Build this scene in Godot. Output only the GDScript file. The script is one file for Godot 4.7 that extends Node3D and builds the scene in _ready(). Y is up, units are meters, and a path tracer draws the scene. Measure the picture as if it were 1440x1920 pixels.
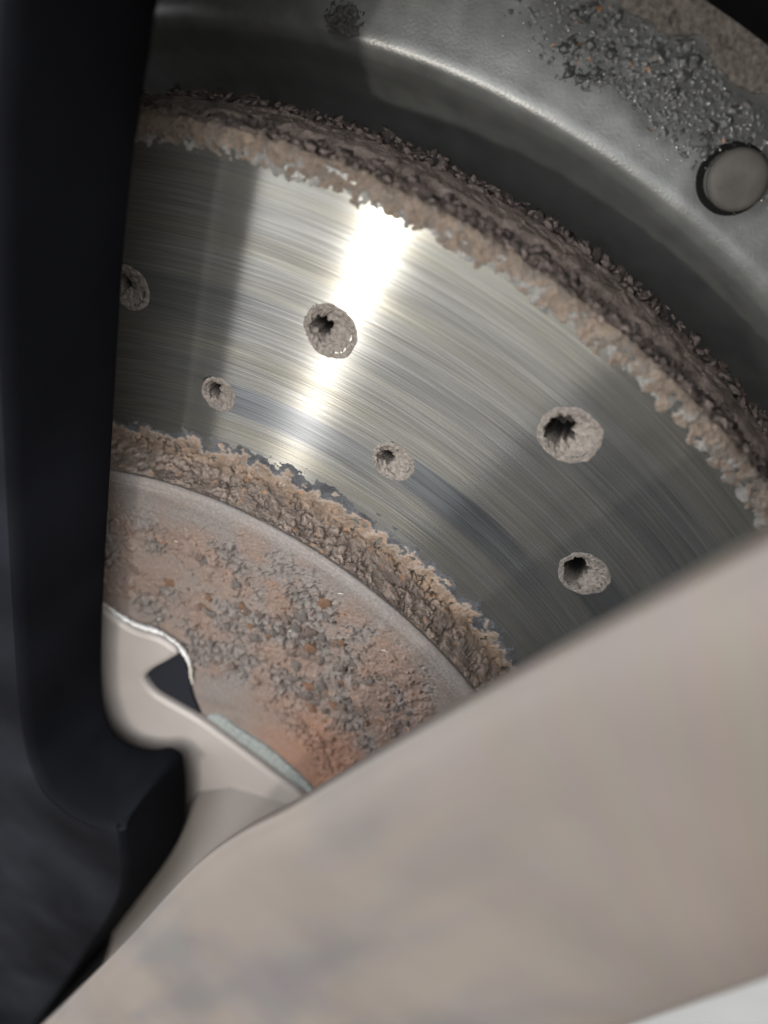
extends Node3D
# A worn drilled brake disc seen close through the gap between two wheel spokes.
# Everything is laid out in millimetres about the wheel axle (x right, y up, z outward) and committed in metres.

const AXLE := Vector3(0, 0.34, 0)
const EYE := Vector3(136.77, 153.62, 119.48)
const MM := 0.001

var rng := RandomNumberGenerator.new()
var seeds := 11


func _ready():
	rng.seed = 20240
	# ---- camera
	var cam := Camera3D.new()
	cam.name = "camera"
	add_child(cam)
	cam.transform = Transform3D(Basis(Vector3(0.90983, -0.21752, -0.35340), Vector3(0, 0.85161, -0.52417), Vector3(0.41497, 0.47691, 0.77483)).orthonormalized(), AXLE + EYE * MM)
	var lens := CameraAttributesPhysical.new()
	lens.frustum_focal_length = 18.025       # 67.3 degrees of vertical view on a 24 mm tall sensor
	lens.exposure_aperture = 5.3             # about a 3.4 mm iris
	lens.frustum_focus_distance = 0.148
	lens.frustum_near = 0.005
	lens.frustum_far = 60.0
	cam.attributes = lens
	cam.fov = 67.307
	cam.near = 0.005
	cam.far = 60.0
	cam.current = true
	# ---- sky, sun, exposure
	var env := Environment.new()
	env.background_mode = Environment.BG_SKY
	var sm := ProceduralSkyMaterial.new()
	sm.sky_top_color = Color(0.83, 0.835, 0.845)
	sm.sky_horizon_color = Color(0.84, 0.85, 0.86)
	sm.ground_horizon_color = Color(0.50, 0.48, 0.46)
	sm.ground_bottom_color = Color(0.34, 0.325, 0.31)
	sm.ground_curve = 0.3
	sm.sky_curve = 0.3
	sm.sky_energy_multiplier = 2.7
	sm.ground_energy_multiplier = 2.2
	var sky := Sky.new()
	sky.sky_material = sm
	env.sky = sky
	env.tonemap_mode = Environment.TONE_MAPPER_LINEAR
	env.tonemap_exposure = 0.91
	env.sdfgi_enabled = true
	env.ssao_enabled = true
	env.ssil_enabled = true
	var we := WorldEnvironment.new()
	we.name = "daylight"
	we.environment = env
	add_child(we)
	var sun := DirectionalLight3D.new()
	sun.name = "sun"
	sun.light_energy = 0.6
	sun.light_angular_distance = 2.4
	sun.light_color = Color(1.0, 0.975, 0.94)
	sun.shadow_enabled = true
	add_child(sun)
	var towards := Vector3(-0.255, 0.055, 0.966).normalized()
	sun.transform = Transform3D(Basis.looking_at(-towards, Vector3.UP), AXLE + towards)

	# ---- the things
	dark_backing()
	dust_shield()
	alloy_wheel()
	brake_disc()


# =====================================================================  helpers
func noise(freq: float, octaves := 3, kind := FastNoiseLite.TYPE_SIMPLEX_SMOOTH) -> FastNoiseLite:
	var n := FastNoiseLite.new()
	seeds += 7
	n.seed = seeds
	n.noise_type = kind
	n.frequency = freq
	n.fractal_type = FastNoiseLite.FRACTAL_FBM if octaves > 1 else FastNoiseLite.FRACTAL_NONE
	n.fractal_octaves = octaves
	return n


func cells(freq: float, what: FastNoiseLite.CellularReturnType, warp := 0.0) -> FastNoiseLite:
	var n := noise(freq, 1, FastNoiseLite.TYPE_CELLULAR)
	n.cellular_return_type = what
	n.cellular_distance_function = FastNoiseLite.DISTANCE_EUCLIDEAN
	n.cellular_jitter = 1.0
	if warp > 0.0:
		n.domain_warp_enabled = true
		n.domain_warp_type = FastNoiseLite.DOMAIN_WARP_SIMPLEX
		n.domain_warp_amplitude = warp
		n.domain_warp_frequency = freq * 1.6
		n.domain_warp_fractal_type = FastNoiseLite.DOMAIN_WARP_FRACTAL_NONE
	return n


func thing(called: String, label: String, category: String) -> Node3D:
	var o := Node3D.new()
	o.name = called
	o.position = AXLE
	o.set_meta("label", label)
	o.set_meta("category", category)
	add_child(o)
	return o


var used := {}
func part(called: String, mesh: Mesh, mat: Material, parent: Node3D, label := "", kind := "") -> MeshInstance3D:
	var o := MeshInstance3D.new()
	var key := str(parent.get_instance_id()) + called
	var k: int = used.get(key, 0)
	used[key] = k + 1
	o.name = called if k == 0 else "%s_%03d" % [called, k]
	o.mesh = mesh
	o.material_override = mat
	if label:
		o.set_meta("label", label)
	if kind:
		o.set_meta("kind", kind)
	parent.add_child(o, true)
	return o


func lin(r: float, g: float, b: float) -> Color:
	return Color(r, g, b).linear_to_srgb()


func steps(stops: Array) -> PackedFloat32Array:
	# [from, to, step, to, step ...] in degrees, as radians
	var a := PackedFloat32Array()
	var x: float = stops[0]
	var k := 1
	while k < stops.size():
		var n := int(round((stops[k] - x) / stops[k + 1]))
		var d: float = (stops[k] - x) / n
		for i in n:
			a.append(deg_to_rad(x + d * i))
		x = stops[k]
		k += 2
	a.append(deg_to_rad(x))
	return a


# A sheet of nu x nv points in millimetres (u runs anticlockwise, v outward) -> mesh. keep drops cells.
func sheet(P: PackedVector3Array, C: PackedColorArray, U: PackedVector2Array, nu: int, nv: int, keep := PackedByteArray()) -> ArrayMesh:
	var N := PackedVector3Array()
	N.resize(nu * nv)
	var closed := P[0].distance_squared_to(P[(nu - 1) * nv]) < 1e-6
	for i in nu:
		var i0 := maxi(i - 1, 0) * nv
		var i1 := mini(i + 1, nu - 1) * nv
		if closed and (i == 0 or i == nu - 1):
			i0 = (nu - 2) * nv
			i1 = nv
		var at := i * nv
		for j in nv:
			N[at + j] = (P[at + mini(j + 1, nv - 1)] - P[at + maxi(j - 1, 0)]).cross(P[i1 + j] - P[i0 + j]).normalized()
	for k in P.size():
		P[k] *= MM
	var I := PackedInt32Array()
	I.resize((nu - 1) * (nv - 1) * 6)
	var n := 0
	var has := keep.size() > 0
	for i in nu - 1:
		for j in nv - 1:
			if has and keep[i * (nv - 1) + j] == 0:
				continue
			var a := i * nv + j
			I[n] = a
			I[n + 1] = a + nv
			I[n + 2] = a + 1
			I[n + 3] = a + nv
			I[n + 4] = a + nv + 1
			I[n + 5] = a + 1
			n += 6
	I.resize(n)
	var arr := []
	arr.resize(Mesh.ARRAY_MAX)
	arr[Mesh.ARRAY_VERTEX] = P
	arr[Mesh.ARRAY_NORMAL] = N
	if C.size():
		arr[Mesh.ARRAY_COLOR] = C
	if U.size():
		arr[Mesh.ARRAY_TEX_UV] = U
	arr[Mesh.ARRAY_INDEX] = I
	var m := ArrayMesh.new()
	m.add_surface_from_arrays(Mesh.PRIMITIVE_TRIANGLES, arr)
	return m


# a turned body: profile points (r, z) in order of growing r, or over an edge and down
func lathe(profile: Array, angles: PackedFloat32Array, tint := Color.WHITE, wob: FastNoiseLite = null, amount := 0.0) -> ArrayMesh:
	var P := PackedVector3Array()
	var C := PackedColorArray()
	for a in angles:
		var c := cos(a)
		var s := sin(a)
		for p in profile:
			var q := Vector3(p.x * c, p.x * s, p.y)
			if wob:
				q.z += wob.get_noise_2d(q.x, q.y) * amount
			P.append(q)
			C.append(tint)
	return sheet(P, C, PackedVector2Array(), angles.size(), profile.size())


func smooth_profile(pts: Array, per: int) -> Array:
	var out := []
	for k in pts.size() - 1:
		var a: Vector2 = pts[maxi(k - 1, 0)]
		var d: Vector2 = pts[mini(k + 2, pts.size() - 1)]
		for s in per:
			out.append(pts[k].cubic_interpolate(pts[k + 1], a, d, float(s) / per))
	out.append(pts[-1])
	return out


func spline(pts: PackedVector3Array, per: int, closed: bool) -> PackedVector3Array:
	var out := PackedVector3Array()
	var n := pts.size()
	for k in (n if closed else n - 1):
		var a := pts[(k - 1 + n) % n] if closed else pts[maxi(k - 1, 0)]
		var b := pts[k]
		var c := pts[(k + 1) % n]
		var d := pts[(k + 2) % n] if closed else pts[mini(k + 2, n - 1)]
		# chord-length (centripetal) tangents, so that uneven points do not overshoot
		var ab := sqrt(maxf(a.distance_to(b), 0.01))
		var bc := sqrt(maxf(b.distance_to(c), 0.01))
		var cd := sqrt(maxf(c.distance_to(d), 0.01))
		for s in per:
			out.append(b.cubic_interpolate_in_time(c, a, d, float(s) / per, bc, -ab, bc + cd))
	if not closed:
		out.append(pts[n - 1])
	return out


# an upright body on a closed outline given clockwise or not; rings: (inset, z); the last ring is capped
func prism(outline: PackedVector3Array, rings: Array, cap := true, soften := 0) -> ArrayMesh:
	var n := outline.size()
	var area := 0.0
	for k in n:
		var p := outline[k]
		var q := outline[(k + 1) % n]
		area += p.x * q.y - q.x * p.y
	var nrm := PackedVector3Array()
	for k in n:
		var t := (outline[(k + 1) % n] - outline[(k - 1 + n) % n]).normalized()
		nrm.append(Vector3(t.y, -t.x, 0) * (1.0 if area > 0 else -1.0))
	for pass_ in soften:
		var old := nrm.duplicate()
		for k in n:
			nrm[k] = (old[(k - 1 + n) % n] + old[k] * 1.5 + old[(k + 1) % n]) / 3.5
	var P := PackedVector3Array()
	var C := PackedColorArray()
	for i in n + 1:
		var k := i % n
		if area < 0:
			k = (n - i) % n
		for j in rings.size():
			var g: Vector2 = rings[rings.size() - 1 - j]
			var q := Vector3(outline[k].x, outline[k].y, 0) - nrm[k] * g.x
			q.z = g.y
			P.append(q)
			C.append(Color.WHITE)
	var flat := PackedVector2Array()
	for i in n:
		var k := (n - i) % n if area < 0 else i
		flat.append(Vector2(outline[k].x, outline[k].y))
	var m := sheet(P, C, PackedVector2Array(), n + 1, rings.size())
	if not cap:
		return m
	var st := SurfaceTool.new()
	st.begin(Mesh.PRIMITIVE_TRIANGLES)
	var lid := flat
	var g: Vector2 = rings[-1]
	if g.x > 0.2:
		var cut := Geometry2D.offset_polygon(flat, -(g.x - 0.12), Geometry2D.JOIN_ROUND)
		if cut.size() > 0:
			lid = cut[0]
	var tri := Geometry2D.triangulate_polygon(lid)
	if tri.is_empty():
		print("no cap ", n)
	var z: float = g.y - 0.02
	for k in range(0, tri.size(), 3):
		for d in [0, 2, 1]:
			var q := Vector3(lid[tri[k + d]].x, lid[tri[k + d]].y, z)
			st.set_normal(Vector3(0, 0, 1))
			st.set_color(Color.WHITE)
			st.add_vertex(q * MM)
	st.commit(m)
	return m


# =====================================================================  materials
func noise_tex(size: int, freq: float, oct: int, lo: float, hi: float, kind := FastNoiseLite.TYPE_SIMPLEX_SMOOTH) -> NoiseTexture2D:
	var t := NoiseTexture2D.new()
	t.width = size
	t.height = size
	t.seamless = true
	t.noise = noise(freq, oct, kind)
	var g := Gradient.new()
	g.set_color(0, Color(lo, lo, lo))
	g.set_color(1, Color(hi, hi, hi))
	t.color_ramp = g
	return t


var rough_grain: NoiseTexture2D
var rough_bump: NoiseTexture2D
func rust_material(roughness := 0.85, bump := 0.03) -> StandardMaterial3D:
	if rough_grain == null:
		rough_grain = noise_tex(512, 0.03, 5, 0.80, 1.0)
		rough_bump = noise_tex(512, 0.03, 5, 0.0, 1.0)
	var m := StandardMaterial3D.new()
	m.vertex_color_use_as_albedo = true
	m.albedo_texture = rough_grain
	m.roughness = roughness
	m.metallic_specular = 0.35
	m.uv1_triplanar = true
	m.uv1_scale = Vector3.ONE * 70.0
	m.heightmap_enabled = true
	m.heightmap_texture = rough_bump
	m.heightmap_scale = bump
	return m


func ring_material() -> StandardMaterial3D:
	# polar texture: x is the radius from 100 to 164 mm, y 120 degrees of turn
	var w := 1024
	var h := 512
	var fine := noise(0.33, 2)
	var mid := noise(0.075, 3)
	var band := noise(0.012, 3)
	var patchy := noise(0.02, 3)
	var col := PackedByteArray()
	var rgh := PackedByteArray()
	var hgt := PackedByteArray()
	col.resize(w * h * 3)
	rgh.resize(w * h)
	hgt.resize(w * h)
	# bands that trail behind the holes: radius mm, half width mm, angle deg
	var trails := [Vector3(116.0, 3.3, 68.3), Vector3(119.7, 3.6, 49.8), Vector3(137.7, 3.8, 58.9), Vector3(134.4, 4.0, 76.7), Vector3(146.4, 4.4, 40.7), Vector3(129.1, 4.0, 31.0)]
	var strength := [1.0, 0.9, 0.25, 0.35, 0.3, 0.5]
	for y in h:
		var deg := -20.0 + 120.0 * y / h
		for x in w:
			var r := 100.0 + 64.0 * x / w
			var f := fine.get_noise_2d(x, y * 0.05)
			var m := mid.get_noise_2d(x, y * 0.06 + 300.0)
			var b := band.get_noise_2d(x, y * 0.12)
			var p := patchy.get_noise_2d(x * 0.5, y * 0.7)
			var gold := 0.35 * smoothstep(-0.3, 0.5, b + 0.3 * m + 0.15 * p)
			var blue := 0.0
			for k in 6:
				var t: Vector3 = trails[k]
				var across := absf(r - t.x + 0.5 * f) / t.y
				if across < 1.25 and deg < t.z:
					blue = maxf(blue, strength[k] * (1.0 - smoothstep(0.85, 1.15, across)) * (1.0 - smoothstep(8.0, 24.0, t.z - deg)) )
			gold *= 1.0 - blue
			var v := 0.61 + 0.15 * f + 0.02 * m + 0.03 * p - 0.14 * blue
			var red := v * lerpf(0.765, 0.785, gold) * (1.0 - 0.05 * blue)
			var grn := v * lerpf(0.765, 0.765, gold) * (1.0 - 0.025 * blue)
			var blu := v * lerpf(0.745, 0.675, gold) * (1.0 + 0.03 * blue) 
			var at := y * w + x
			col[at * 3] = clampi(int(red * 255), 0, 255)
			col[at * 3 + 1] = clampi(int(grn * 255), 0, 255)
			col[at * 3 + 2] = clampi(int(blu * 255), 0, 255)
			rgh[at] = clampi(int(255 * (0.232 + 0.02 * f + 0.01 * m + 0.015 * p + 0.06 * blue)), 0, 255)
			hgt[at] = clampi(int(255 * (0.5 + 0.4 * f + 0.25 * m)), 0, 255)
	var ma := StandardMaterial3D.new()
	ma.albedo_texture = ImageTexture.create_from_image(Image.create_from_data(w, h, false, Image.FORMAT_RGB8, col))
	ma.roughness_texture = ImageTexture.create_from_image(Image.create_from_data(w, h, false, Image.FORMAT_L8, rgh))
	ma.roughness_texture_channel = BaseMaterial3D.TEXTURE_CHANNEL_RED
	ma.roughness = 1.0
	ma.metallic = 0.78
	ma.heightmap_enabled = true
	ma.heightmap_texture = ImageTexture.create_from_image(Image.create_from_data(w, h, false, Image.FORMAT_L8, hgt))
	ma.heightmap_scale = 0.0006
	ma.anisotropy_enabled = true
	ma.anisotropy = 1.0
	return ma


# =====================================================================  brake disc
const HOLES := [[71.1, 117.97, 5.0, 2.0], [42.94, 107.81, 3.7, 1.5], [77.18, 91.45, 4.1, 1.5], [110.93, 95.55, 5.3, 2.9], [110.64, 66.51, 4.7, 3.0], [30.96, 130.74, 4.4, 1.7], [9.0, 119.6, 4.0, 1.6], [111.0, 44.8, 4.0, 1.6], [139.9, 35.0, 4.6, 2.0]]


func brake_disc():
	var disc := thing("brake_disc", "drilled steel brake disc with worn shiny face and rusted hat behind the spokes", "brake disc")
	var rust := rust_material()

	# the swept, polished face
	var angles := steps([-18, 122, 0.2, 342, 2.0])
	var nv := 131
	var P := PackedVector3Array()
	var U := PackedVector2Array()
	for a in angles:
		for j in nv:
			var r := 99.0 + 0.5 * j
			P.append(Vector3(r * cos(a), r * sin(a), 0))
			U.append(Vector2((r - 100.0) / 64.0, (rad_to_deg(a) + 20.0) / 120.0))
	var keep := PackedByteArray()
	keep.resize((angles.size() - 1) * (nv - 1))
	keep.fill(1)
	for i in angles.size() - 1:
		for j in nv - 1:
			var p := P[i * nv + j]
			for hole in HOLES:
				var dx: float = p.x - hole[0]
				var dy: float = p.y - hole[1]
				var lim: float = hole[2] * 0.91
				if dx * dx + dy * dy < lim * lim:
					keep[i * (nv - 1) + j] = 0
	var face := part("friction_ring", sheet(P, PackedColorArray(), U, angles.size(), nv, keep), ring_material(), disc, "worn shiny swept face with fine circular scoring")
	for hole in HOLES:
		drilled_hole(hole, rust, face)

	outer_rust(disc, rust)
	rear_cheek(disc, rust)
	inner_rust_and_hat(disc, rust)


func drilled_hole(hole: Array, rust: Material, face: Node3D):
	var rough := noise(0.9, 4)
	var edge := noise(0.55, 3)
	var clog := noise(0.45, 3)
	var nu := 97
	var nv := 34
	var R: float = hole[2]
	var open: float = hole[3]
	var P := PackedVector3Array()
	var C := PackedColorArray()
	var mid := Vector3(-0.33 * R, 0.14 * R, 0)
	for i in nu:
		var a := -TAU * (i % (nu - 1)) / (nu - 1)
		var dir := Vector3(cos(a), sin(a), 0)
		var rim := R * (1.0 + 0.09 * edge.get_noise_3d(dir.x * 3.0 + hole[0], dir.y * 3.0, hole[1]) + 0.12 * maxf(0.0, dir.dot(Vector3(0.75, -0.66, 0))))
		var mouth := open * (1.0 + 0.55 * edge.get_noise_3d(dir.x * 2.2, dir.y * 2.2 + hole[0], 40.0))
		mouth = maxf(mouth, open * 0.35)
		for j in nv:
			var t := float(j) / (nv - 1)          # 0 at the halo's rim, 1 at the bottom of the bore
			var q: Vector3
			var shade := 1.0
			if t < 0.32:
				var s := t / 0.32
				q = dir * rim * (1.0 - 0.24 * s)
				q.z = 0.17 * smoothstep(0.0, 0.15, s) - 0.08 - 0.18 * smoothstep(0.86, 1.0, s)
			elif t < 0.78:
				var s := (t - 0.32) / 0.46
				var inner := mid + dir * mouth * 0.9
				q = (dir * rim * 0.76).lerp(inner, s)
				q.z = -0.11 - 1.3 * pow(s, 1.3)
			else:
				var s := (t - 0.78) / 0.22
				q = mid + dir * mouth * (0.9 - 0.15 * s)
				if j == nv - 1:
					q = mid + dir * 0.02
				q.z = -1.5 - 9.0 * s
			var g := Vector3(q.x + hole[0], q.y + hole[1], q.z)
			var lump := rough.get_noise_3dv(g)
			var amp := 0.05 if t < 0.3 else 0.36
			if t < 0.06:
				amp = 0.0
			g.z += amp * lump * (1.0 if t < 0.78 else 0.2)
			if t > 0.3 and t < 0.8:
				g += dir * 0.7 * clog.get_noise_3dv(g * 1.3)
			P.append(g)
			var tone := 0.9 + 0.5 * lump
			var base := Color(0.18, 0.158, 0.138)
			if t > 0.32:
				base = Color(0.19, 0.165, 0.143).lerp(Color(0.03, 0.026, 0.024), smoothstep(0.76, 0.88, t))  # shade down the hole is put into the colour, near black below
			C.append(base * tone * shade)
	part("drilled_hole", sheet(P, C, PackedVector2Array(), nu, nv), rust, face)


func outer_rust(disc: Node3D, rust: Material):
	var angles := steps([0, 12, 0.5, 84, 0.085, 108, 0.4, 360, 1.5])
	# profile: across the face, over the edge, down the side
	var prof := []
	for k in 47:
		prof.append([Vector2(154.5 + 0.2 * k, 0), Vector2(0, 1)])
	for k in 10:
		var t := PI / 2 * (k + 1) / 11.0
		prof.append([Vector2(163.7 + 1.3 * sin(t), -1.3 + 1.3 * cos(t)), Vector2(sin(t), cos(t))])
	for k in 38:
		prof.append([Vector2(165.2, -1.3 - 0.155 * k), Vector2(1, 0)])
	for k in 6:
		prof.append([Vector2(165.0 - 0.9 * (k + 1), -7.1 - 0.05 * k), Vector2(0, -1)])
	var ragged := noise(0.16, 3)
	var frill := noise(0.55, 2)
	var plates := cells(0.55, FastNoiseLite.RETURN_CELL_VALUE, 0.7)
	var grains := cells(0.50, FastNoiseLite.RETURN_DISTANCE, 1.0)
	var chips := grains.duplicate()
	chips.cellular_return_type = FastNoiseLite.RETURN_CELL_VALUE
	var tone := noise(0.25, 4)
	var wear := noise(0.30, 3)
	var fleck := cells(1.0, FastNoiseLite.RETURN_CELL_VALUE, 0.4)
	var scallop := cells(0.34, FastNoiseLite.RETURN_DISTANCE, 0.6)
	var nv := prof.size()
	var P := PackedVector3Array()
	var C := PackedColorArray()
	P.resize(angles.size() * nv)
	C.resize(P.size())
	for i in angles.size():
		var a := fposmod(angles[i], TAU)
		var c := cos(a)
		var s := sin(a)
		var deg := rad_to_deg(a)
		for j in nv:
			var b: Vector2 = prof[j][0]
			var n: Vector2 = prof[j][1]
			var q := Vector3(b.x * c, b.x * s, b.y)
			var fr := frill.get_noise_3dv(q)
			var rg := ragged.get_noise_3dv(q)
			var tn := tone.get_noise_3dv(q)
			var limit := 160.5 + 0.9 * rg
			var v := b.x - limit + 0.35 * fr + 1.9 * (0.45 - scallop.get_noise_3dv(q) - 1.0)
			var pl := plates.get_noise_3dv(q)
			var gr := grains.get_noise_3dv(q)
			var hgt: float
			var col: Color
			var side := smoothstep(-0.4, -2.2, b.y)
			if v < 0.0:
				hgt = -0.12
				col = Color(0.10, 0.10, 0.10)
			else:
				hgt = 0.10 + 0.14 * smoothstep(0.0, 0.5, v) + 0.20 * pl + 0.05 * fr + 0.16 * fleck.get_noise_3dv(q) 
				var w := wear.get_noise_3dv(q) + 0.30 * (1.0 - smoothstep(0.0, 2.2, v)) + 0.10 * smoothstep(58.0, 66.0, deg) * (1.0 - smoothstep(0.5, 2.8, v))
				var bare := smoothstep(0.20, 0.28, w) * (1.0 - smoothstep(2.2, 3.2, v))
				col = Color(0.152, 0.117, 0.091).lerp(Color(0.108, 0.091, 0.076), smoothstep(-0.05, 0.35, tn + 0.2 * fr)) * (0.95 + 0.25 * tn + 0.16 * pl + 0.10 * fleck.get_noise_3dv(q))
				col = col.lerp(Color(0.185, 0.177, 0.164) * (0.9 + 0.5 * tn), bare)
				hgt -= 0.10 * bare
				# the granular side of the disc
				var far := (gr + 1.0) / 0.66
				var chip: float = chips.get_noise_3dv(q)
				var lump := smoothstep(1.0, 0.72, far) * (1.0 if chip > -0.35 else 0.15)
				hgt += side * ((1.15 + 0.25 * chip) * lump - 1.5 + 0.3 * rg)
				col = col.lerp(Color(0.18, 0.14, 0.122) * (0.8 + 0.6 * tn + 0.25 * pl), side)
			q += Vector3(n.x * c, n.x * s, n.y) * hgt
			P[i * nv + j] = q
			C[i * nv + j] = col
	part("rust_band", sheet(P, C, PackedVector2Array(), angles.size(), nv), rust, disc, "tan crusted rust along the outer edge")


func rear_cheek(disc: Node3D, rust: Material):
	var angles := steps([0, 12, 0.5, 84, 0.1, 108, 0.5, 360, 1.5])
	var prof := []
	for k in 12:
		prof.append([Vector2(108.0 + 4.7 * k, -12.0), Vector2(0, 1)])
	for k in 4:
		prof.append([Vector2(160.5 + 0.5 * k, -12.0), Vector2(0, 1)])
	for k in 7:
		var t := PI / 2 * (k + 1) / 8.0
		prof.append([Vector2(162.6 + 2.2 * sin(t), -14.0 + 2.0 * cos(t)), Vector2(sin(t), cos(t))])
	for k in 42:
		prof.append([Vector2(164.8, -14.0 - 0.29 * k), Vector2(1, 0)])
	for k in 8:
		prof.append([Vector2(165.0 - 0.8 * (k + 1), -26.3), Vector2(0, -1)])
	var plates := cells(0.42, FastNoiseLite.RETURN_CELL_VALUE, 0.8)
	var grains := cells(0.46, FastNoiseLite.RETURN_DISTANCE, 1.0)
	var chips := grains.duplicate()
	chips.cellular_return_type = FastNoiseLite.RETURN_CELL_VALUE
	var tone := noise(0.2, 4)
	var rag := noise(0.35, 3)
	var nv := prof.size()
	var P := PackedVector3Array()
	var C := PackedColorArray()
	P.resize(angles.size() * nv)
	C.resize(P.size())
	for i in angles.size():
		var a := fposmod(angles[i], TAU)
		var c := cos(a)
		var s := sin(a)
		for j in nv:
			var b: Vector2 = prof[j][0]
			var n: Vector2 = prof[j][1]
			var q := Vector3(b.x * c, b.x * s, b.y)
			var tn := tone.get_noise_3dv(q)
			var pl := plates.get_noise_3dv(q)
			var rg := rag.get_noise_3dv(q)
			var back := smoothstep(-20.5, -22.0, b.y + rg * 1.5)
			var far := (grains.get_noise_3dv(q) + 1.0) / 0.66
			var chip: float = chips.get_noise_3dv(q)
			var lump := smoothstep(1.0, 0.72, far) * (1.0 if chip > -0.3 else 0.1)
			var hgt := 0.25 * pl + 0.25 * rg + back * ((1.1 + 0.3 * chip) * lump - 1.5)
			q += Vector3(n.x * c, n.x * s, n.y) * hgt
			P[i * nv + j] = q
			C[i * nv + j] = Color(0.235, 0.185, 0.158) * (0.85 + 0.55 * tn + 0.15 * pl - 0.25 * back)
	part("rear_cheek", sheet(P, C, PackedVector2Array(), angles.size(), nv), rust, disc, "brown rusted back half of the disc")
	edge_flakes(disc)
	var dark := StandardMaterial3D.new()
	dark.albedo_color = lin(0.04, 0.033, 0.03)
	dark.roughness = 0.9
	part("front_cheek", lathe([Vector2(104, -8.6), Vector2(130, -8.6), Vector2(161.5, -7.6)], steps([0, 360, 2])), dark, disc)
	var vane := BoxMesh.new()
	vane.size = Vector3(0.044, 0.005, 0.0034)
	for k in 36:
		var o := part("cooling_vane", vane, dark, disc)
		var a := deg_to_rad(10.0 * k + 4.0)
		o.position = Vector3(cos(a) * 0.133, sin(a) * 0.133, -0.0103)
		o.rotation.z = a


func inner_rust_and_hat(disc: Node3D, rust: Material):
	var angles := steps([0, 10, 0.5, 98, 0.12, 112, 0.5, 360, 2.0])
	# --- rust band: from the ragged limit on the face inward and up the wall of the hat (profile listed outward)
	var prof := []
	for k in 34:
		var t := k / 33.0
		prof.append([Vector2(97.7 + 2.0 * t * t, 8.9 - 8.3 * t), Vector2(0.97, 0.24)])
	for k in 8:
		var t := PI / 2 * (k + 1) / 9.0
		prof.append([Vector2(100.4 - 0.7 * cos(t), 0.6 - 0.6 * sin(t)), Vector2(cos(t), sin(t))])
	for k in 38:
		prof.append([Vector2(100.5 + 0.2 * k, 0), Vector2(0, 1)])
	var ragged := noise(0.11, 2)
	var frill := noise(0.24, 4)
	var plates := cells(0.50, FastNoiseLite.RETURN_CELL_VALUE, 1.1)
	var plates2 := cells(0.33, FastNoiseLite.RETURN_CELL_VALUE, 1.3)
	var tone := noise(0.18, 4)
	var spots := noise(0.5, 2)
	var split := cells(0.42, FastNoiseLite.RETURN_DISTANCE2_SUB, 1.4)
	var nv := prof.size()
	var P := PackedVector3Array()
	var C := PackedColorArray()
	P.resize(angles.size() * nv)
	C.resize(P.size())
	for i in angles.size():
		var a := fposmod(angles[i], TAU)
		var c := cos(a)
		var s := sin(a)
		for j in nv:
			var b: Vector2 = prof[j][0]
			var n: Vector2 = prof[j][1]
			var q := Vector3(b.x * c, b.x * s, b.y)
			var fr := frill.get_noise_3dv(q)
			var tn := tone.get_noise_3dv(q)
			var v := 103.1 + 1.6 * ragged.get_noise_3dv(q) - b.x + 3.6 * fr
			var pl := plates.get_noise_3dv(q)
			var pl2 := plates2.get_noise_3dv(q)
			var hgt: float
			var col: Color
			if v < -1.9 + 1.6 * tn:
				hgt = -0.12
				col = Color(0.06, 0.06, 0.065)
			elif v < 0.0:
				hgt = 0.03
				col = Color(0.075, 0.076, 0.08) * (0.9 + 0.7 * tn)
			else:
				var wall := smoothstep(0.4, 3.0, b.y)
				hgt = 0.16 + 0.14 * smoothstep(0.0, 1.0, v) + 0.07 * pl + smoothstep(1.2, 2.6, v) * (0.24 * pl + 0.26 * pl2)
				hgt -= 0.9 * smoothstep(-0.80, -0.95, split.get_noise_3dv(q)) * smoothstep(-0.05, 0.1, tn) * smoothstep(1.0, 2.0, v)
				hgt *= 1.0 - 0.9 * smoothstep(7.4, 8.9, b.y)
				col = Color(0.195, 0.141, 0.104) * (0.95 + 0.5 * tn + 0.12 * pl)
				col = col.lerp(Color(0.185, 0.146, 0.121) * (0.95 + 0.5 * tn + 0.1 * pl2), wall)
				col = col.lerp(Color(0.27, 0.245, 0.22), 0.5 * (1.0 - smoothstep(0.0, 1.4, v)))
				var orange := smoothstep(0.42, 0.6, spots.get_noise_3dv(q))
				col = col.lerp(Color(0.30, 0.15, 0.07), orange * 0.6)
			q += Vector3(n.x * c, n.x * s, n.y) * hgt
			P[i * nv + j] = q
			C[i * nv + j] = col
	part("rust_band", sheet(P, C, PackedVector2Array(), angles.size(), nv), rust, disc, "flaking orange brown rust round the foot of the hat")

	# --- hat: the flat top, its worn corner ring
	angles = steps([0, 8, 0.5, 96, 0.17, 112, 0.5, 360, 2.0])
	prof = []
	for k in 10:
		prof.append([Vector2(20.0 + 1.8 * k, 10.0), Vector2(0, 1)])
	for k in 238:
		prof.append([Vector2(38.0 + 0.235 * k, 10.0), Vector2(0, 1)])
	for k in 14:
		var t := deg_to_rad(84.0) * (k + 1) / 14.0
		prof.append([Vector2(93.8 + 0.5 + 3.2 * sin(t), 8.6 - 0.0 + 1.4 * cos(t) + 0.35 * sin(t)), Vector2(sin(t), cos(t))])
	prof.append([Vector2(97.35, 8.2), Vector2(1, 0)])
	prof.append([Vector2(97.2, 7.2), Vector2(1, 0)])
	var zone := noise(0.06, 3)
	var lumps := cells(0.27, FastNoiseLite.RETURN_DISTANCE, 0.9)
	var pick := lumps.duplicate()
	pick.cellular_return_type = FastNoiseLite.RETURN_CELL_VALUE
	var lumps2 := cells(0.75, FastNoiseLite.RETURN_DISTANCE, 0.5)
	var flakes := cells(0.42, FastNoiseLite.RETURN_CELL_VALUE, 1.2)
	var flakes2 := cells(0.75, FastNoiseLite.RETURN_CELL_VALUE, 0.6)
	var hue := noise(0.075, 4)
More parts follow.
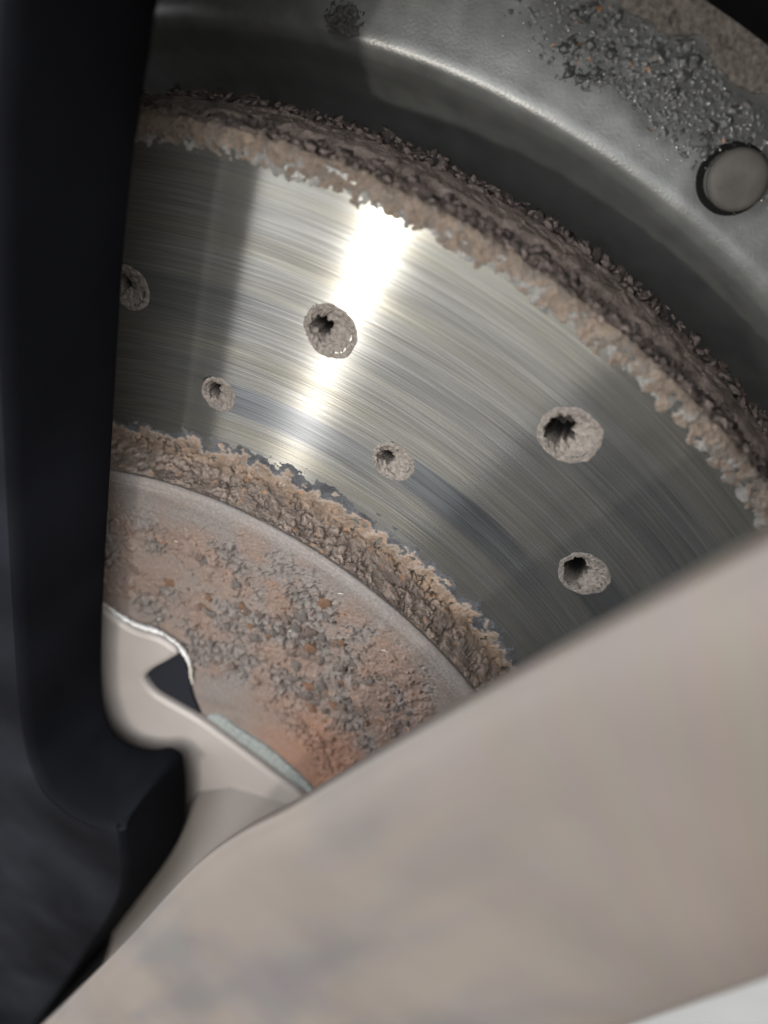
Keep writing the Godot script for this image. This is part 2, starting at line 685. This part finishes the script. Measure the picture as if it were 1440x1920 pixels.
	var grit := noise(1.0, 3)
	var seam := cells(0.40, FastNoiseLite.RETURN_DISTANCE2_SUB, 1.6)
	var turned := noise(1.3, 2)
	nv = prof.size()
	P = PackedVector3Array()
	C = PackedColorArray()
	P.resize(angles.size() * nv)
	C.resize(P.size())
	for i in angles.size():
		var a := fposmod(angles[i], TAU)
		var c := cos(a)
		var s := sin(a)
		var deg := rad_to_deg(a)
		for j in nv:
			var b: Vector2 = prof[j][0]
			var n: Vector2 = prof[j][1]
			var q := Vector3(b.x * c, b.x * s, b.y)
			var hu := hue.get_noise_3dv(q)
			var gt := grit.get_noise_3dv(q)
			var z := zone.get_noise_3dv(q)
			var rough := blister(b.x, deg, z)
			var fl := flakes.get_noise_3dv(q)
			var f2 := flakes2.get_noise_3dv(q)
			var d1 := (lumps.get_noise_3dv(q) + 1.0) / (0.46 + 0.2 * gt)
			var d2 := (lumps2.get_noise_3dv(q) + 1.0) / 0.5
			var which: float = pick.get_noise_3dv(q)
			var lump := sqrt(maxf(0.0, 1.0 - d1 * d1)) * (0.6 + 0.6 * which) if which > 0.55 - 0.7 * rough - 1.2 * z else 0.0
			var lump2 := sqrt(maxf(0.0, 1.0 - d2 * d2))
			var ring := turned.get_noise_2d(b.x * 2.0, deg * 0.05)
			var crack := smoothstep(-0.80, -0.95, seam.get_noise_3dv(q)) * smoothstep(0.02, 0.12, 0.5 * gt + hu + 0.3 * z) * rough
			var hgt := 0.035 * ring * (1.0 - rough) + 0.05 * gt * (0.3 + rough) + rough * (0.09 * fl + 0.06 * f2 + 1.0 * lump + 0.30 * lump2 * smoothstep(-0.1, 0.3, z + 0.4 * fl) + 0.2 * gt) - 1.2 * crack
			var smooth_part := smoothstep(85.0, 92.0, b.x)
			var corner := smoothstep(94.0, 95.4, b.x)
			var col := Color(0.138, 0.11, 0.094).lerp(Color(0.132, 0.114, 0.103), smoothstep(-0.1, 0.45, hu + 0.2 * smooth_part))
			col = col.lerp(Color(0.142, 0.10, 0.08), rough * smoothstep(0.2, -0.2, hu))
			col = col.lerp(Color(0.24, 0.12, 0.07), 0.4 * smoothstep(0.36, 0.55, grit.get_noise_3d(q.x * 0.4, q.y * 0.4, 77.0)) * rough)
			col = col.lerp(Color(0.20, 0.185, 0.175), corner * 0.4)
			col = col.lerp(Color(0.22, 0.10, 0.055), smoothstep(66.0, 50.0, b.x) * smoothstep(50.0, 20.0, deg) * 0.6)
			col *= 0.97 + 0.20 * ring * (1.0 - rough) + 0.14 * gt + 0.08 * fl * rough
			q += Vector3(n.x * c, n.x * s, n.y) * hgt
			P[i * nv + j] = q
			C[i * nv + j] = col
	var hat := part("hat", sheet(P, C, PackedVector2Array(), angles.size(), nv), rust_material(0.7, 0.012), disc, "grey brown hat top with rust blisters and a pale worn corner")
	nodules(zone, hat)
	slivers(hat)
	# --- around the wheel's seat
	var teal := StandardMaterial3D.new()
	teal.albedo_color = lin(0.20, 0.215, 0.20)
	teal.roughness = 0.7
	teal.albedo_texture = noise_tex(256, 0.03, 5, 0.6, 1.0)
	teal.uv1_triplanar = true
	teal.uv1_scale = Vector3.ONE * 90
	var strip := PackedVector3Array([Vector3(13.2, 24.6, 0), Vector3(17.8, 26.2, 0), Vector3(22.8, 22.0, 0), Vector3(29.1, 17.0, 0), Vector3(32.6, 12.8, 0), Vector3(38.5, 2.0, 0), Vector3(34, -2, 0), Vector3(12, 18, 0)])
	part("mounting_face", prism(spline(strip, 6, true), [Vector2(0, 9.0), Vector2(0, 10.35), Vector2(0.25, 10.6)]), teal, disc, "grey green strip of bare mounting face beside the wheel seat")
	var black := StandardMaterial3D.new()
	black.albedo_color = lin(0.008, 0.0085, 0.011)  # black slab whose colour stands for the shade inside the notch
	black.roughness = 0.8
	black.metallic_specular = 0.2
	var bore := PackedVector3Array([Vector3(-4.2, 58.8, 0), Vector3(3.1, 53.1, 0), Vector3(10.3, 50.8, 0), Vector3(14.4, 46.8, 0), Vector3(15.0, 43.5, 0), Vector3(12.6, 32.8, 0), Vector3(10.9, 22.5, 0), Vector3(-5, 20, 0), Vector3(-20, 40, 0)])
	part("notch_shade", prism(spline(bore, 6, true), [Vector2(0, 9.0), Vector2(0, 10.5), Vector2(0.2, 10.7)]), black, disc, "black slab standing in for the shaded notch of the wheel seat")


func blister(r: float, deg: float, z: float) -> float:
	var lo := 92.0 - 0.05 * absf(deg - 50.0)
	var heavy := smoothstep(90.0, 30.0, deg)
	var m := smoothstep(lo + 3.0, lo - 6.0, r + z * 9.0) * smoothstep(40.0, 54.0, r + z * 8.0 + 0.12 * (70.0 - deg))
	return clampf(m * (0.72 + 0.5 * heavy + 0.9 * z), 0.0, 1.0)


func blobs() -> Array:
	var variants := []
	for v in 6:
		var n := noise(0.8, 3)
		var sp := SphereMesh.new()
		sp.radius = 1.0
		sp.height = 2.0
		sp.radial_segments = 11
		sp.rings = 6
		var arr := sp.get_mesh_arrays()
		var ps: PackedVector3Array = arr[Mesh.ARRAY_VERTEX]
		for k in ps.size():
			ps[k] *= 0.95 + 0.85 * n.get_noise_3dv(ps[k])
			ps[k].z *= 0.7
		var st := SurfaceTool.new()
		var am := ArrayMesh.new()
		arr[Mesh.ARRAY_VERTEX] = ps
		arr[Mesh.ARRAY_TANGENT] = null
		am.add_surface_from_arrays(Mesh.PRIMITIVE_TRIANGLES, arr)
		st.create_from(am, 0)
		st.generate_normals()
		variants.append(st.commit())
	return variants


# chips of scale standing on the two rims of the disc's edge: the 300 best seen one by one, the rest as one crust
func edge_flakes(disc: Node3D):
	var shapes := blobs()
	var tones := []
	for t in [[0.20, 0.155, 0.132], [0.15, 0.118, 0.104], [0.115, 0.092, 0.083], [0.175, 0.14, 0.122]]:
		var m := rust_material(0.85, 0.02)
		m.vertex_color_use_as_albedo = false
		m.albedo_color = lin(t[0], t[1], t[2])
		tones.append(m)
	var st := SurfaceTool.new()
	st.begin(Mesh.PRIMITIVE_TRIANGLES)
	for k in 1150:
		var single := k < 300
		var deg := rng.randf_range(30.0, 74.0) if single else rng.randf_range(12.0, 86.0)
		var front := k % 5 < 3
		var z := -0.9 - 6.0 * rng.randf() if front else -21.0 - 5.4 * rng.randf()
		var a := deg_to_rad(deg)
		var r := 164.7 + 0.7 * rng.randf() - (0.5 if z > -1.8 else 0.0)
		var size := (0.42 + 0.75 * pow(rng.randf(), 1.6)) * MM
		var turn := Basis(Vector3(0, 0, 1), a) * Basis(Vector3(0, 1, 0), PI / 2 + rng.randf_range(-1.0, 0.4)) * Basis(Vector3(1, 0, 0), rng.randf_range(-0.6, 0.6)) * Basis(Vector3(0, 0, 1), rng.randf() * TAU)
		var at := Transform3D(turn.scaled_local(Vector3(size * rng.randf_range(0.9, 1.5), size, size * rng.randf_range(0.35, 0.7))), Vector3(r * cos(a), r * sin(a), z) * MM)
		var which: Mesh = shapes[rng.randi() % shapes.size()]
		if single:
			part("rust_flake", which, tones[rng.randi() % 4], disc).transform = at
		else:
			st.append_from(which, 0, at)
	part("rust_scale", st.commit(), tones[1], disc, "", "stuff")


func nodules(zone: FastNoiseLite, hat: Node3D):
	var variants := blobs()
	var tones := []
	for t in [[0.125, 0.105, 0.094], [0.145, 0.122, 0.108], [0.165, 0.122, 0.098], [0.13, 0.097, 0.083], [0.18, 0.10, 0.06]]:
		var m := rust_material(0.7, 0.02)
		m.vertex_color_use_as_albedo = false
		m.albedo_color = lin(t[0], t[1], t[2])
		tones.append(m)
	# centres of the clusters the photograph shows: x, y, spread, how many
	for g in [[48.0, 47.0, 9.0, 40], [40.0, 62.0, 6.0, 20], [55.0, 52.0, 6.0, 14], [30.0, 66.0, 8.0, 18], [60.0, 36.0, 8.0, 40], [70.0, 30.0, 7.0, 34], [50.0, 33.0, 7.0, 22], [18.0, 68.0, 8.0, 12], [62.0, 48.0, 6.0, 14], [66.0, 20.0, 8.0, 26], [48.0, 55.0, 16.0, 40]]:
		for k in g[3]:
			var x: float = g[0] + rng.randfn() * g[2] * 0.6
			var y: float = g[1] + rng.randfn() * g[2] * 0.6
			var r := Vector2(x, y).length()
			if r > 88.0 or r < 50.0:
				continue
			var tone: int = [0, 0, 1, 1, 2, 2, 3, 3, 4][rng.randi() % 9]
			var o := part("rust_nodule", variants[rng.randi() % 6], tones[tone], hat)
			var size := (0.3 + 1.3 * pow(rng.randf(), 2.2)) * MM
			o.transform = Transform3D(Basis(Vector3(0, 0, 1), rng.randf() * TAU).scaled(Vector3(size * rng.randf_range(0.8, 1.3), size, size * rng.randf_range(0.6, 1.0))), Vector3(x, y, 9.9) * MM)


func slivers(hat: Node3D):
	var m := StandardMaterial3D.new()
	m.albedo_color = lin(0.7, 0.68, 0.62)
	m.metallic = 0.6
	m.roughness = 0.35
	var chip := PrismMesh.new()
	chip.size = Vector3(0.0014, 0.00022, 0.00016)
	for g in [[38.2, 60.8, -0.9], [70.5, 52.7, -0.5], [27.6, 79.2, -0.4], [48.6, 56.2, 0.6], [12.8, 56.9, 0.4], [64.1, 67.2, -0.2]]:
		var o := part("metal_sliver", chip, m, hat)
		o.position = Vector3(g[0], g[1], 10.55) * MM
		o.rotation = Vector3(0.2, 0.15, g[2])
		o.scale = Vector3.ONE * rng.randf_range(0.6, 1.1)


# =====================================================================  dust shield
func dust_shield():
	var shield := thing("dust_shield", "grey pressed steel dust shield with a bent lip and oily grime behind the disc", "dust shield")
	var ctrl := [Vector2(120, -50), Vector2(150, -49.5), Vector2(158, -46.5), Vector2(164, -42.5), Vector2(168.0, -38.5), Vector2(171.5, -34.8), Vector2(174.2, -31.4), Vector2(176.0, -29.6), Vector2(178.4, -29.0), Vector2(182.0, -30.0), Vector2(188, -31.9), Vector2(196, -34.4), Vector2(200.5, -35.8), Vector2(202.0, -36.8), Vector2(202.4, -38.5), Vector2(202.0, -41)]
	var prof := smooth_profile(ctrl, 8)
	var dents := noise(0.03, 3)
	var m := StandardMaterial3D.new()
	m.albedo_color = lin(0.105, 0.112, 0.106)
	m.metallic = 0.25
	m.roughness = 0.34
	m.albedo_texture = noise_tex(512, 0.02, 6, 0.74, 1.0)
	m.uv1_triplanar = true
	m.uv1_scale = Vector3.ONE * 14
	m.detail_enabled = true
	m.detail_blend_mode = BaseMaterial3D.BLEND_MODE_MUL
	m.heightmap_enabled = true
	m.heightmap_texture = noise_tex(512, 0.22, 3, 0.0, 1.0)
	m.heightmap_scale = 0.003
	m.vertex_color_use_as_albedo = true
	m.albedo_color = Color.WHITE
	var stain := noise(0.07, 4)
	var angles := steps([0, 10, 1, 84, 0.25, 100, 1, 360, 3])
	var P := PackedVector3Array()
	var C := PackedColorArray()
	for a in angles:
		for p in prof:
			var q := Vector3(p.x * cos(a), p.x * sin(a), p.y)
			q.z += dents.get_noise_2d(q.x, q.y) * 0.08
			P.append(q)
			var st := stain.get_noise_3dv(q)
			var v: float = 1.0 - pow(absf(p.x - 192.0) / 8.5, 2.0) - pow(absf(rad_to_deg(a) - 48.0) / 10.0, 2.0) + 0.9 * st
			var spot := 1.0 - Vector2(q.x - 73.2, q.y - 163.9).length() / 4.6 + 0.5 * st
			var spot2 := 1.0 - Vector2(q.x - 126.4, q.y - 134.6).length() / 2.4 + 0.5 * st
			var seat_dark := 1.0 - Vector2(q.x - 136.4, q.y - 127.2).length() / 9.0 + 0.3 * st  # plate coloured darker in a ragged patch round the plug
			var dirt_and_dark := maxf(maxf(smoothstep(-0.1, 0.9, v), smoothstep(0.0, 0.5, spot)), maxf(0.6 * smoothstep(0.0, 0.7, spot2), 0.8 * smoothstep(0.0, 0.35, seat_dark)))
			C.append((Color(0.125, 0.127, 0.12) * (1.0 + 0.15 * st)).lerp(Color(0.038, 0.038, 0.035), 0.85 * dirt_and_dark))
	part("plate", sheet(P, C, PackedVector2Array(), angles.size(), prof.size()), m, shield)

	# the plug in its recess
	var at := Vector3(137.1, 126.5, -31.4)
	var plug := []
	for p in [Vector2(0.02, 2.1), Vector2(2.4, 2.05), Vector2(4.0, 1.9), Vector2(4.7, 1.5), Vector2(5.0, 0.8), Vector2(5.05, -1.5)]:
		plug.append(p)
	var pm := m.duplicate()
	pm.vertex_color_use_as_albedo = false
	pm.albedo_color = lin(0.075, 0.07, 0.062)
	pm.metallic = 0.0
	pm.metallic_specular = 0.25
	pm.roughness = 0.55
	var o := part("plug", lathe(smooth_profile(plug, 5), steps([0, 360, 6])), pm, shield, "round domed plug in the shield")
	o.position = at * MM
	o.rotation = Vector3(-0.16, 0.20, 0)
	var dark := StandardMaterial3D.new()  # black ring coloured for the shade in the gap round the plug
	dark.albedo_color = lin(0.006, 0.006, 0.006)
	dark.roughness = 0.95
	dark.metallic_specular = 0.1
	var seat := part("gap_shade", lathe([Vector2(4.6, 0.32), Vector2(5.2, 0.34), Vector2(5.5, 0.25), Vector2(5.8, 0.05), Vector2(6.0, -0.4)], steps([0, 360, 6])), dark, shield, "black ring standing in for the shaded gap round the plug")
	seat.position = (at + Vector3(-0.75, 0.3, 0.1)) * MM
	seat.rotation = Vector3(-0.2, 0.22, 0)

	# oily grime near the edge
	var grime := rust_material(0.42, 0.02)
	grime.metallic_specular = 0.5
	heap("grime", shield, grime, 34.0, 62.0, 179.0, 199.0, 0.2, -28.7, "dark oily grime with shiny grit")
	heap("dirt_spot", shield, rust_material(0.6, 0.03), 64.5, 67.5, 177.8, 184.0, 0.12, -29.2, "round crumbly dark dirt spot")
	heap("rust_edge", shield, rust_material(0.8, 0.03), 20.0, 70.0, 192.0, 202.8, 0.25, -28.6, "crusted brown outer edge")
	# loose bright grit caught in the grime, too small to tell apart
	var grit := StandardMaterial3D.new()
	grit.albedo_color = lin(0.62, 0.60, 0.56)
	grit.metallic = 0.7
	grit.roughness = 0.22
	var st := SurfaceTool.new()
	st.begin(Mesh.PRIMITIVE_TRIANGLES)
	var chip := SphereMesh.new()
	chip.radius = 0.5
	chip.height = 1.0
	chip.radial_segments = 5
	chip.rings = 2
	for k in 700:
		var deg := 47.5 + rng.randfn() * 4.5
		var r := 190.5 + rng.randfn() * 3.6
		if r > 198.0 or r < 180.0:
			continue
		var a := deg_to_rad(deg)
		var size := (0.10 + 0.30 * pow(rng.randf(), 3.0)) * MM
		st.append_from(chip, 0, Transform3D(Basis.from_euler(Vector3(rng.randf() * TAU, rng.randf() * TAU, rng.randf() * TAU)).scaled_local(Vector3(size * 1.6, size, size * 0.8)), Vector3(r * cos(a), r * sin(a), -28.6 - 0.31 * (r - 179.0) + rng.randf() * 0.4) * MM))
	part("grit", st.commit(), grit, shield, "shiny specks of grit in the grime", "stuff")


# a crumbly layer lying on the shield, drawn where its mask is above nought
func heap(called: String, parent: Node3D, mat: Material, a0: float, a1: float, r0: float, r1: float, step: float, z: float, label: String):
	var angles := steps([a0, a1, rad_to_deg(step / r1)])
	var nv := int((r1 - r0) / step) + 1
	var rough := noise(0.75, 4)
	var mask := noise(0.055, 3)
	var tint := noise(0.4, 3)
	var plates := cells(0.25, FastNoiseLite.RETURN_CELL_VALUE, 1.2)
	var grains := cells(0.62, FastNoiseLite.RETURN_DISTANCE, 0.5)
	var pick := grains.duplicate()
	pick.cellular_return_type = FastNoiseLite.RETURN_CELL_VALUE
	var P := PackedVector3Array()
	var C := PackedColorArray()
	for a in angles:
		var c := cos(a)
		var s := sin(a)
		var deg := rad_to_deg(a)
		for j in nv:
			var r := r0 + step * j
			var q := Vector3(r * c, r * s, z - 0.31 * maxf(r - 179.0, 0.0))
			var n := rough.get_noise_3dv(q)
			var v := 0.0
			var up := 0.0
			var col := Color(0.085, 0.074, 0.064) * (1.0 + 0.7 * n)
			if called == "grime":
				v = 1.0 - pow(absf(r - 191.0) / 6.5, 2.0) - pow(absf(deg - 48.5) / 8.0, 2.0) + 1.2 * mask.get_noise_3dv(q)
				var far := (grains.get_noise_3dv(q) + 1.0) / 0.55
				var keep: float = pick.get_noise_3dv(q)
				up = -0.22 + 0.22 * n + (0.36 * sqrt(maxf(0.0, 1.0 - far * far)) * (0.45 + 0.55 * keep) if keep > 1.15 - 0.8 * v else -0.2)
				col = Color(0.032, 0.033, 0.031) * (1.0 + 0.6 * n)
				if tint.get_noise_3dv(q) > 0.58:
					col = Color(0.22, 0.10, 0.045)
			elif called == "dirt_spot":
				v = 1.0 - Vector2(q.x - 73.2, q.y - 163.9).length() / 3.7 + 0.5 * rough.get_noise_3d(q.x, q.y, 9.0)
				up = 0.15 + 0.5 * v + 0.45 * n
				col = Color(0.05, 0.048, 0.044) * (1.0 + 0.8 * n)
			else:
				v = r - 197.4 + 3.0 * mask.get_noise_3dv(q * 1.6)
				up = 0.25 + 0.3 * smoothstep(0.0, 1.0, v) + 0.25 * plates.get_noise_3dv(q) + 0.3 * n
			q.z += up if v > 0.0 else -1.2
			P.append(q)
			C.append(col)
	part(called, sheet(P, C, PackedVector2Array(), angles.size(), nv), mat, parent, label)


# =====================================================================  wheel
func alloy_wheel():
	var wheel := thing("alloy_wheel", "alloy wheel with one black spoke and one dusty silver spoke in front of the disc", "wheel")
	# --- near-black spoke and hub side, left of the gap
	var near_black := StandardMaterial3D.new()
	near_black.albedo_color = lin(0.0085, 0.009, 0.0115)
	near_black.roughness = 0.8
	near_black.metallic_specular = 0.12
	near_black.albedo_texture = noise_tex(256, 0.012, 4, 0.45, 1.0)
	near_black.uv1_triplanar = true
	near_black.uv1_scale = Vector3.ONE * 6
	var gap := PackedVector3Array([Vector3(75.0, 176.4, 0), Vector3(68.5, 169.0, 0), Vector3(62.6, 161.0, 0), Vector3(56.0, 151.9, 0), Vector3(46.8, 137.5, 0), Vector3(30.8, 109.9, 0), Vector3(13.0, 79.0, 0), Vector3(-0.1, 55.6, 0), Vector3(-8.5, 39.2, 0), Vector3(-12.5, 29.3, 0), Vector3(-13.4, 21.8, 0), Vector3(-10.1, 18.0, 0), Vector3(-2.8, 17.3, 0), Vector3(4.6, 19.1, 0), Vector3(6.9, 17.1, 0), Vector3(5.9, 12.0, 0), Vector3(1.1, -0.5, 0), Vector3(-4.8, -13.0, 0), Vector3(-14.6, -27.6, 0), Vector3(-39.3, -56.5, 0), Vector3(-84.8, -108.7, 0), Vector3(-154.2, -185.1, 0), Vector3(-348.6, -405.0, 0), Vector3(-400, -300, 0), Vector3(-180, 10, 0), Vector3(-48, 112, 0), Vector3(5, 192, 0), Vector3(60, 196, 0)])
	part("spoke", prism(spline(gap, 5, true), [Vector2(2.5, 16.2), Vector2(0.5, 16.6), Vector2(0, 18), Vector2(1.0, 22), Vector2(3.0, 30), Vector2(4.4, 35.5), Vector2(5.2, 37.2), Vector2(6.2, 37.8)], true, 14), near_black, wheel, "near-black spoke and hub side")

	var dusty := StandardMaterial3D.new()
	dusty.albedo_color = lin(0.42, 0.40, 0.37)
	dusty.roughness = 0.8
	part("spoke_back", prism(spline(gap, 5, true), [Vector2(2.45, 18.0), Vector2(2.45, 16.3)]), dusty, wheel, "dusty grey back of the black spoke")

	# --- dusty silver spoke
	var silver := StandardMaterial3D.new()
	silver.vertex_color_use_as_albedo = true
	silver.roughness = 0.55
	silver.metallic = 0.15
	silver.albedo_texture = noise_tex(256, 0.012, 4, 0.88, 1.0)
	silver.uv1_triplanar = true
	silver.uv1_scale = Vector3.ONE * 8
	var upper := spline(PackedVector3Array([Vector3(158, 127, 56), Vector3(149, 119.9, 56), Vector3(139.4, 112.3, 56), Vector3(130.8, 105.8, 56), Vector3(116.4, 95, 56), Vector3(101.2, 83.2, 56), Vector3(85.6, 70.7, 56), Vector3(73.6, 61, 56), Vector3(62.8, 53.1, 56), Vector3(51, 42.8, 56), Vector3(38, 29.4, 56), Vector3(12.4, 1.7, 56), Vector3(-45.2, -58.3, 56), Vector3(-120, -135, 56)]), 6, false)
	var lower := spline(PackedVector3Array([Vector3(163, 88, 64), Vector3(152, 73, 64), Vector3(146, 65, 64), Vector3(140.2, 57.6, 64), Vector3(134.6, 51.1, 64), Vector3(128.2, 43.7, 64), Vector3(117.6, 31.4, 64), Vector3(108, 18, 64), Vector3(97.6, 5, 64), Vector3(82, -18, 64), Vector3(66.5, -39.9, 64), Vector3(40, -75, 64), Vector3(0, -120, 64), Vector3(-50, -170, 64)]), 6, false)
	var smear := noise(0.02, 3)
	# across the spoke: share of the way, drop below the straight line in mm
	var cross := [Vector2(0.30, -24), Vector2(0.10, -10), Vector2(0.0, 0), Vector2(0.03, 2.2), Vector2(0.10, 3.6), Vector2(0.25, 4.6), Vector2(0.5, 5.2), Vector2(0.75, 4.6), Vector2(0.90, 3.0), Vector2(0.97, 1.4), Vector2(1.0, 0)]
	cross = smooth_profile(cross, 5)
	var P := PackedVector3Array()
	var C := PackedColorArray()
	var n := upper.size()
	for i in n:
		for j in cross.size():
			var g: Vector2 = cross[j]
			var q := upper[i].lerp(lower[i], g.x)
			q.z += g.y
			P.append(q)
			var along := float(i) / n
			var d := smear.get_noise_3d((q.x * 0.76 + q.y * 0.65) * 0.7, (q.y * 0.76 - q.x * 0.65) * 3.2, 3.0)
			var col := Color(0.095, 0.08, 0.07).lerp(Color(0.075, 0.061, 0.051), smoothstep(0.42, 0.12, along)).lerp(Color(0.058, 0.056, 0.057), 0.75 * smoothstep(-0.1, 0.6, d) * smoothstep(0.25, 0.6, along))
			C.append(col)
	part("spoke", sheet(P, C, PackedVector2Array(), n, cross.size()), silver, wheel, "broad dusty silver spoke with dark smears")
	# the fillet that joins it to the seat
	P = PackedVector3Array()
	C = PackedColorArray()
	var rows := 0
	for i in n:
		if upper[i].x > 66.0 or upper[i].x < -60.0:
			continue
		rows += 1
		var along := (upper[mini(i + 1, n - 1)] - upper[i - 1]).normalized()
		var away := Vector3(-along.y, along.x, 0)
		if away.y < 0.0:
			away = -away
		var full := smoothstep(38.0, 6.0, upper[i].x)
		for j in 14:
			var t := j / 13.0
			var q := upper[i].lerp(lower[i], 0.08 * (1.0 - t)) + away * ((-5.0 * sin(t * 2.4) + 9.0 * t * t * t) * full - 52.0 * t * (1.0 - full))
			q.z = lerpf(57.0, 11.8, t)
			P.append(q)
			C.append(Color(0.16, 0.14, 0.125))
	part("spoke_fillet", sheet(P, C, PackedVector2Array(), rows, 14), silver, wheel)
	# its hollow back
	var shade_side := [Vector2(0.30, -24), Vector2(0.36, -27), Vector2(0.6, -25), Vector2(0.86, -24), Vector2(0.97, -12), Vector2(0.995, -1)]
	P = PackedVector3Array()
	for i in n:
		for g in shade_side:
			var q := upper[i].lerp(lower[i], g.x)
			q.z += g.y
			P.append(q)
	var brown := StandardMaterial3D.new()
	brown.albedo_color = lin(0.12, 0.10, 0.09)
	brown.roughness = 0.85
	part("spoke_back", sheet(P, PackedColorArray(), PackedVector2Array(), n, shade_side.size()), brown, wheel, "brown dusty back of the silver spoke")
	# its far bevel, coloured paler for the light it catches
	P = PackedVector3Array()
	C = PackedColorArray()
	for i in n:
		for j in 6:
			var t := j / 5.0
			var out := (lower[i] - upper[i]).normalized()
			var q := lower[i] + Vector3(out.x, out.y, 0) * (0.15 + 30.0 * t)
			q.z = 64.0 - 0.2 - 8.0 * t * t
			P.append(q)
			C.append(Color(0.20, 0.207, 0.203))
	part("bevel", sheet(P, C, PackedVector2Array(), n, 6), silver, wheel, "pale bevel along the lower edge of the silver spoke")

	# --- seat of the wheel on the disc
	var pad := PackedVector3Array([Vector3(-19.7, 69.9, 0), Vector3(-9.7, 65.5, 0), Vector3(-2.2, 60.3, 0), Vector3(5, 54.6, 0), Vector3(12.2, 52.4, 0), Vector3(15.9, 48.3, 0), Vector3(12, 45.5, 0), Vector3(4.7, 41.4, 0), Vector3(1, 38, 0), Vector3(1.9, 33.5, 0), Vector3(7, 29.6, 0), Vector3(12.5, 25.8, 0), Vector3(23.1, 15.5, 0), Vector3(30.2, 8.1, 0), Vector3(35.5, 2.2, 0), Vector3(38.5, -6.4, 0), Vector3(39.7, -24.6, 0), Vector3(0, -45, 0), Vector3(-45, -20, 0), Vector3(-50, 40, 0)])
	var grey := silver.duplicate()
	grey.vertex_color_use_as_albedo = false
	grey.albedo_color = lin(0.235, 0.21, 0.19)
	part("wheel_seat", prism(spline(pad, 6, true), [Vector2(0.4, 9.6), Vector2(0, 10.6), Vector2(0.0, 11.6), Vector2(0.15, 12.1), Vector2(0.6, 12.5), Vector2(1.4, 12.7)], true, 4), grey, wheel, "dusty grey seat with a dark notch in its edge")
	# white bead standing in for the glint along the joint
	var white := rust_material(0.8, 0.03)
	var rag := noise(0.6, 3)
	var line := spline(PackedVector3Array([Vector3(-9, 63.5, 10.4), Vector3(-3.6, 60.2, 10.5), Vector3(3.6, 54.7, 10.6), Vector3(10.6, 52.2, 10.6), Vector3(15.3, 48.0, 10.6), Vector3(15.9, 44.0, 10.5), Vector3(13.6, 36.0, 10.4)]), 14, false)
	P = PackedVector3Array()
	C = PackedColorArray()
	for i in line.size():
		var t := (line[mini(i + 1, line.size() - 1)] - line[maxi(i - 1, 0)]).normalized()
		var side := t.cross(Vector3(0, 0, 1))
		var along := float(i) / line.size()
		var fat := 0.28 + 0.35 * smoothstep(0.1, 0.35, along) * (1.0 - smoothstep(0.75, 0.95, along))
		for j in 9:
			var b := TAU * j / 8.0
			var q := line[i] + Vector3(0.45, 0.55, 0.2) + (side * cos(b) + Vector3(0, 0, 1) * sin(b)) * fat
			q += (side * cos(b) + Vector3(0, 0, 1) * sin(b)) * 0.6 * rag.get_noise_3dv(q * 3.0)
			P.append(q)
			C.append(Color(0.55, 0.54, 0.52) if along > 0.2 and along < 0.85 else Color(0.45, 0.40, 0.35))
	part("joint_glint", sheet(P, C, PackedVector2Array(), line.size(), 9), white, wheel, "white bead standing in for the glint along the joint of wheel and disc")

	# --- barrel of the rim, dark inside
	var inside := StandardMaterial3D.new()
	inside.albedo_color = lin(0.022, 0.021, 0.021)
	inside.roughness = 0.9
	inside.metallic_specular = 0.1
	part("barrel", lathe([Vector2(226, -120), Vector2(222, -119), Vector2(221, -60), Vector2(222, 20), Vector2(224, 66), Vector2(230, 72), Vector2(236, 70), Vector2(236, -118), Vector2(226, -120)], steps([0, 360, 2])), inside, wheel, "dark inside of the rim")


func dark_backing():  # black disc added to keep the sky from showing behind the shield
	var m := StandardMaterial3D.new()
	m.albedo_color = lin(0.012, 0.012, 0.012)
	m.roughness = 0.9
	var backing := thing("dark_backing", "added black backing behind the dust shield that shuts out the sky", "wheel arch")
	part("backing_disc", lathe([Vector2(40, -122), Vector2(200, -126), Vector2(300, -128), Vector2(340, -110), Vector2(350, -40)], steps([0, 360, 3])), m, backing)
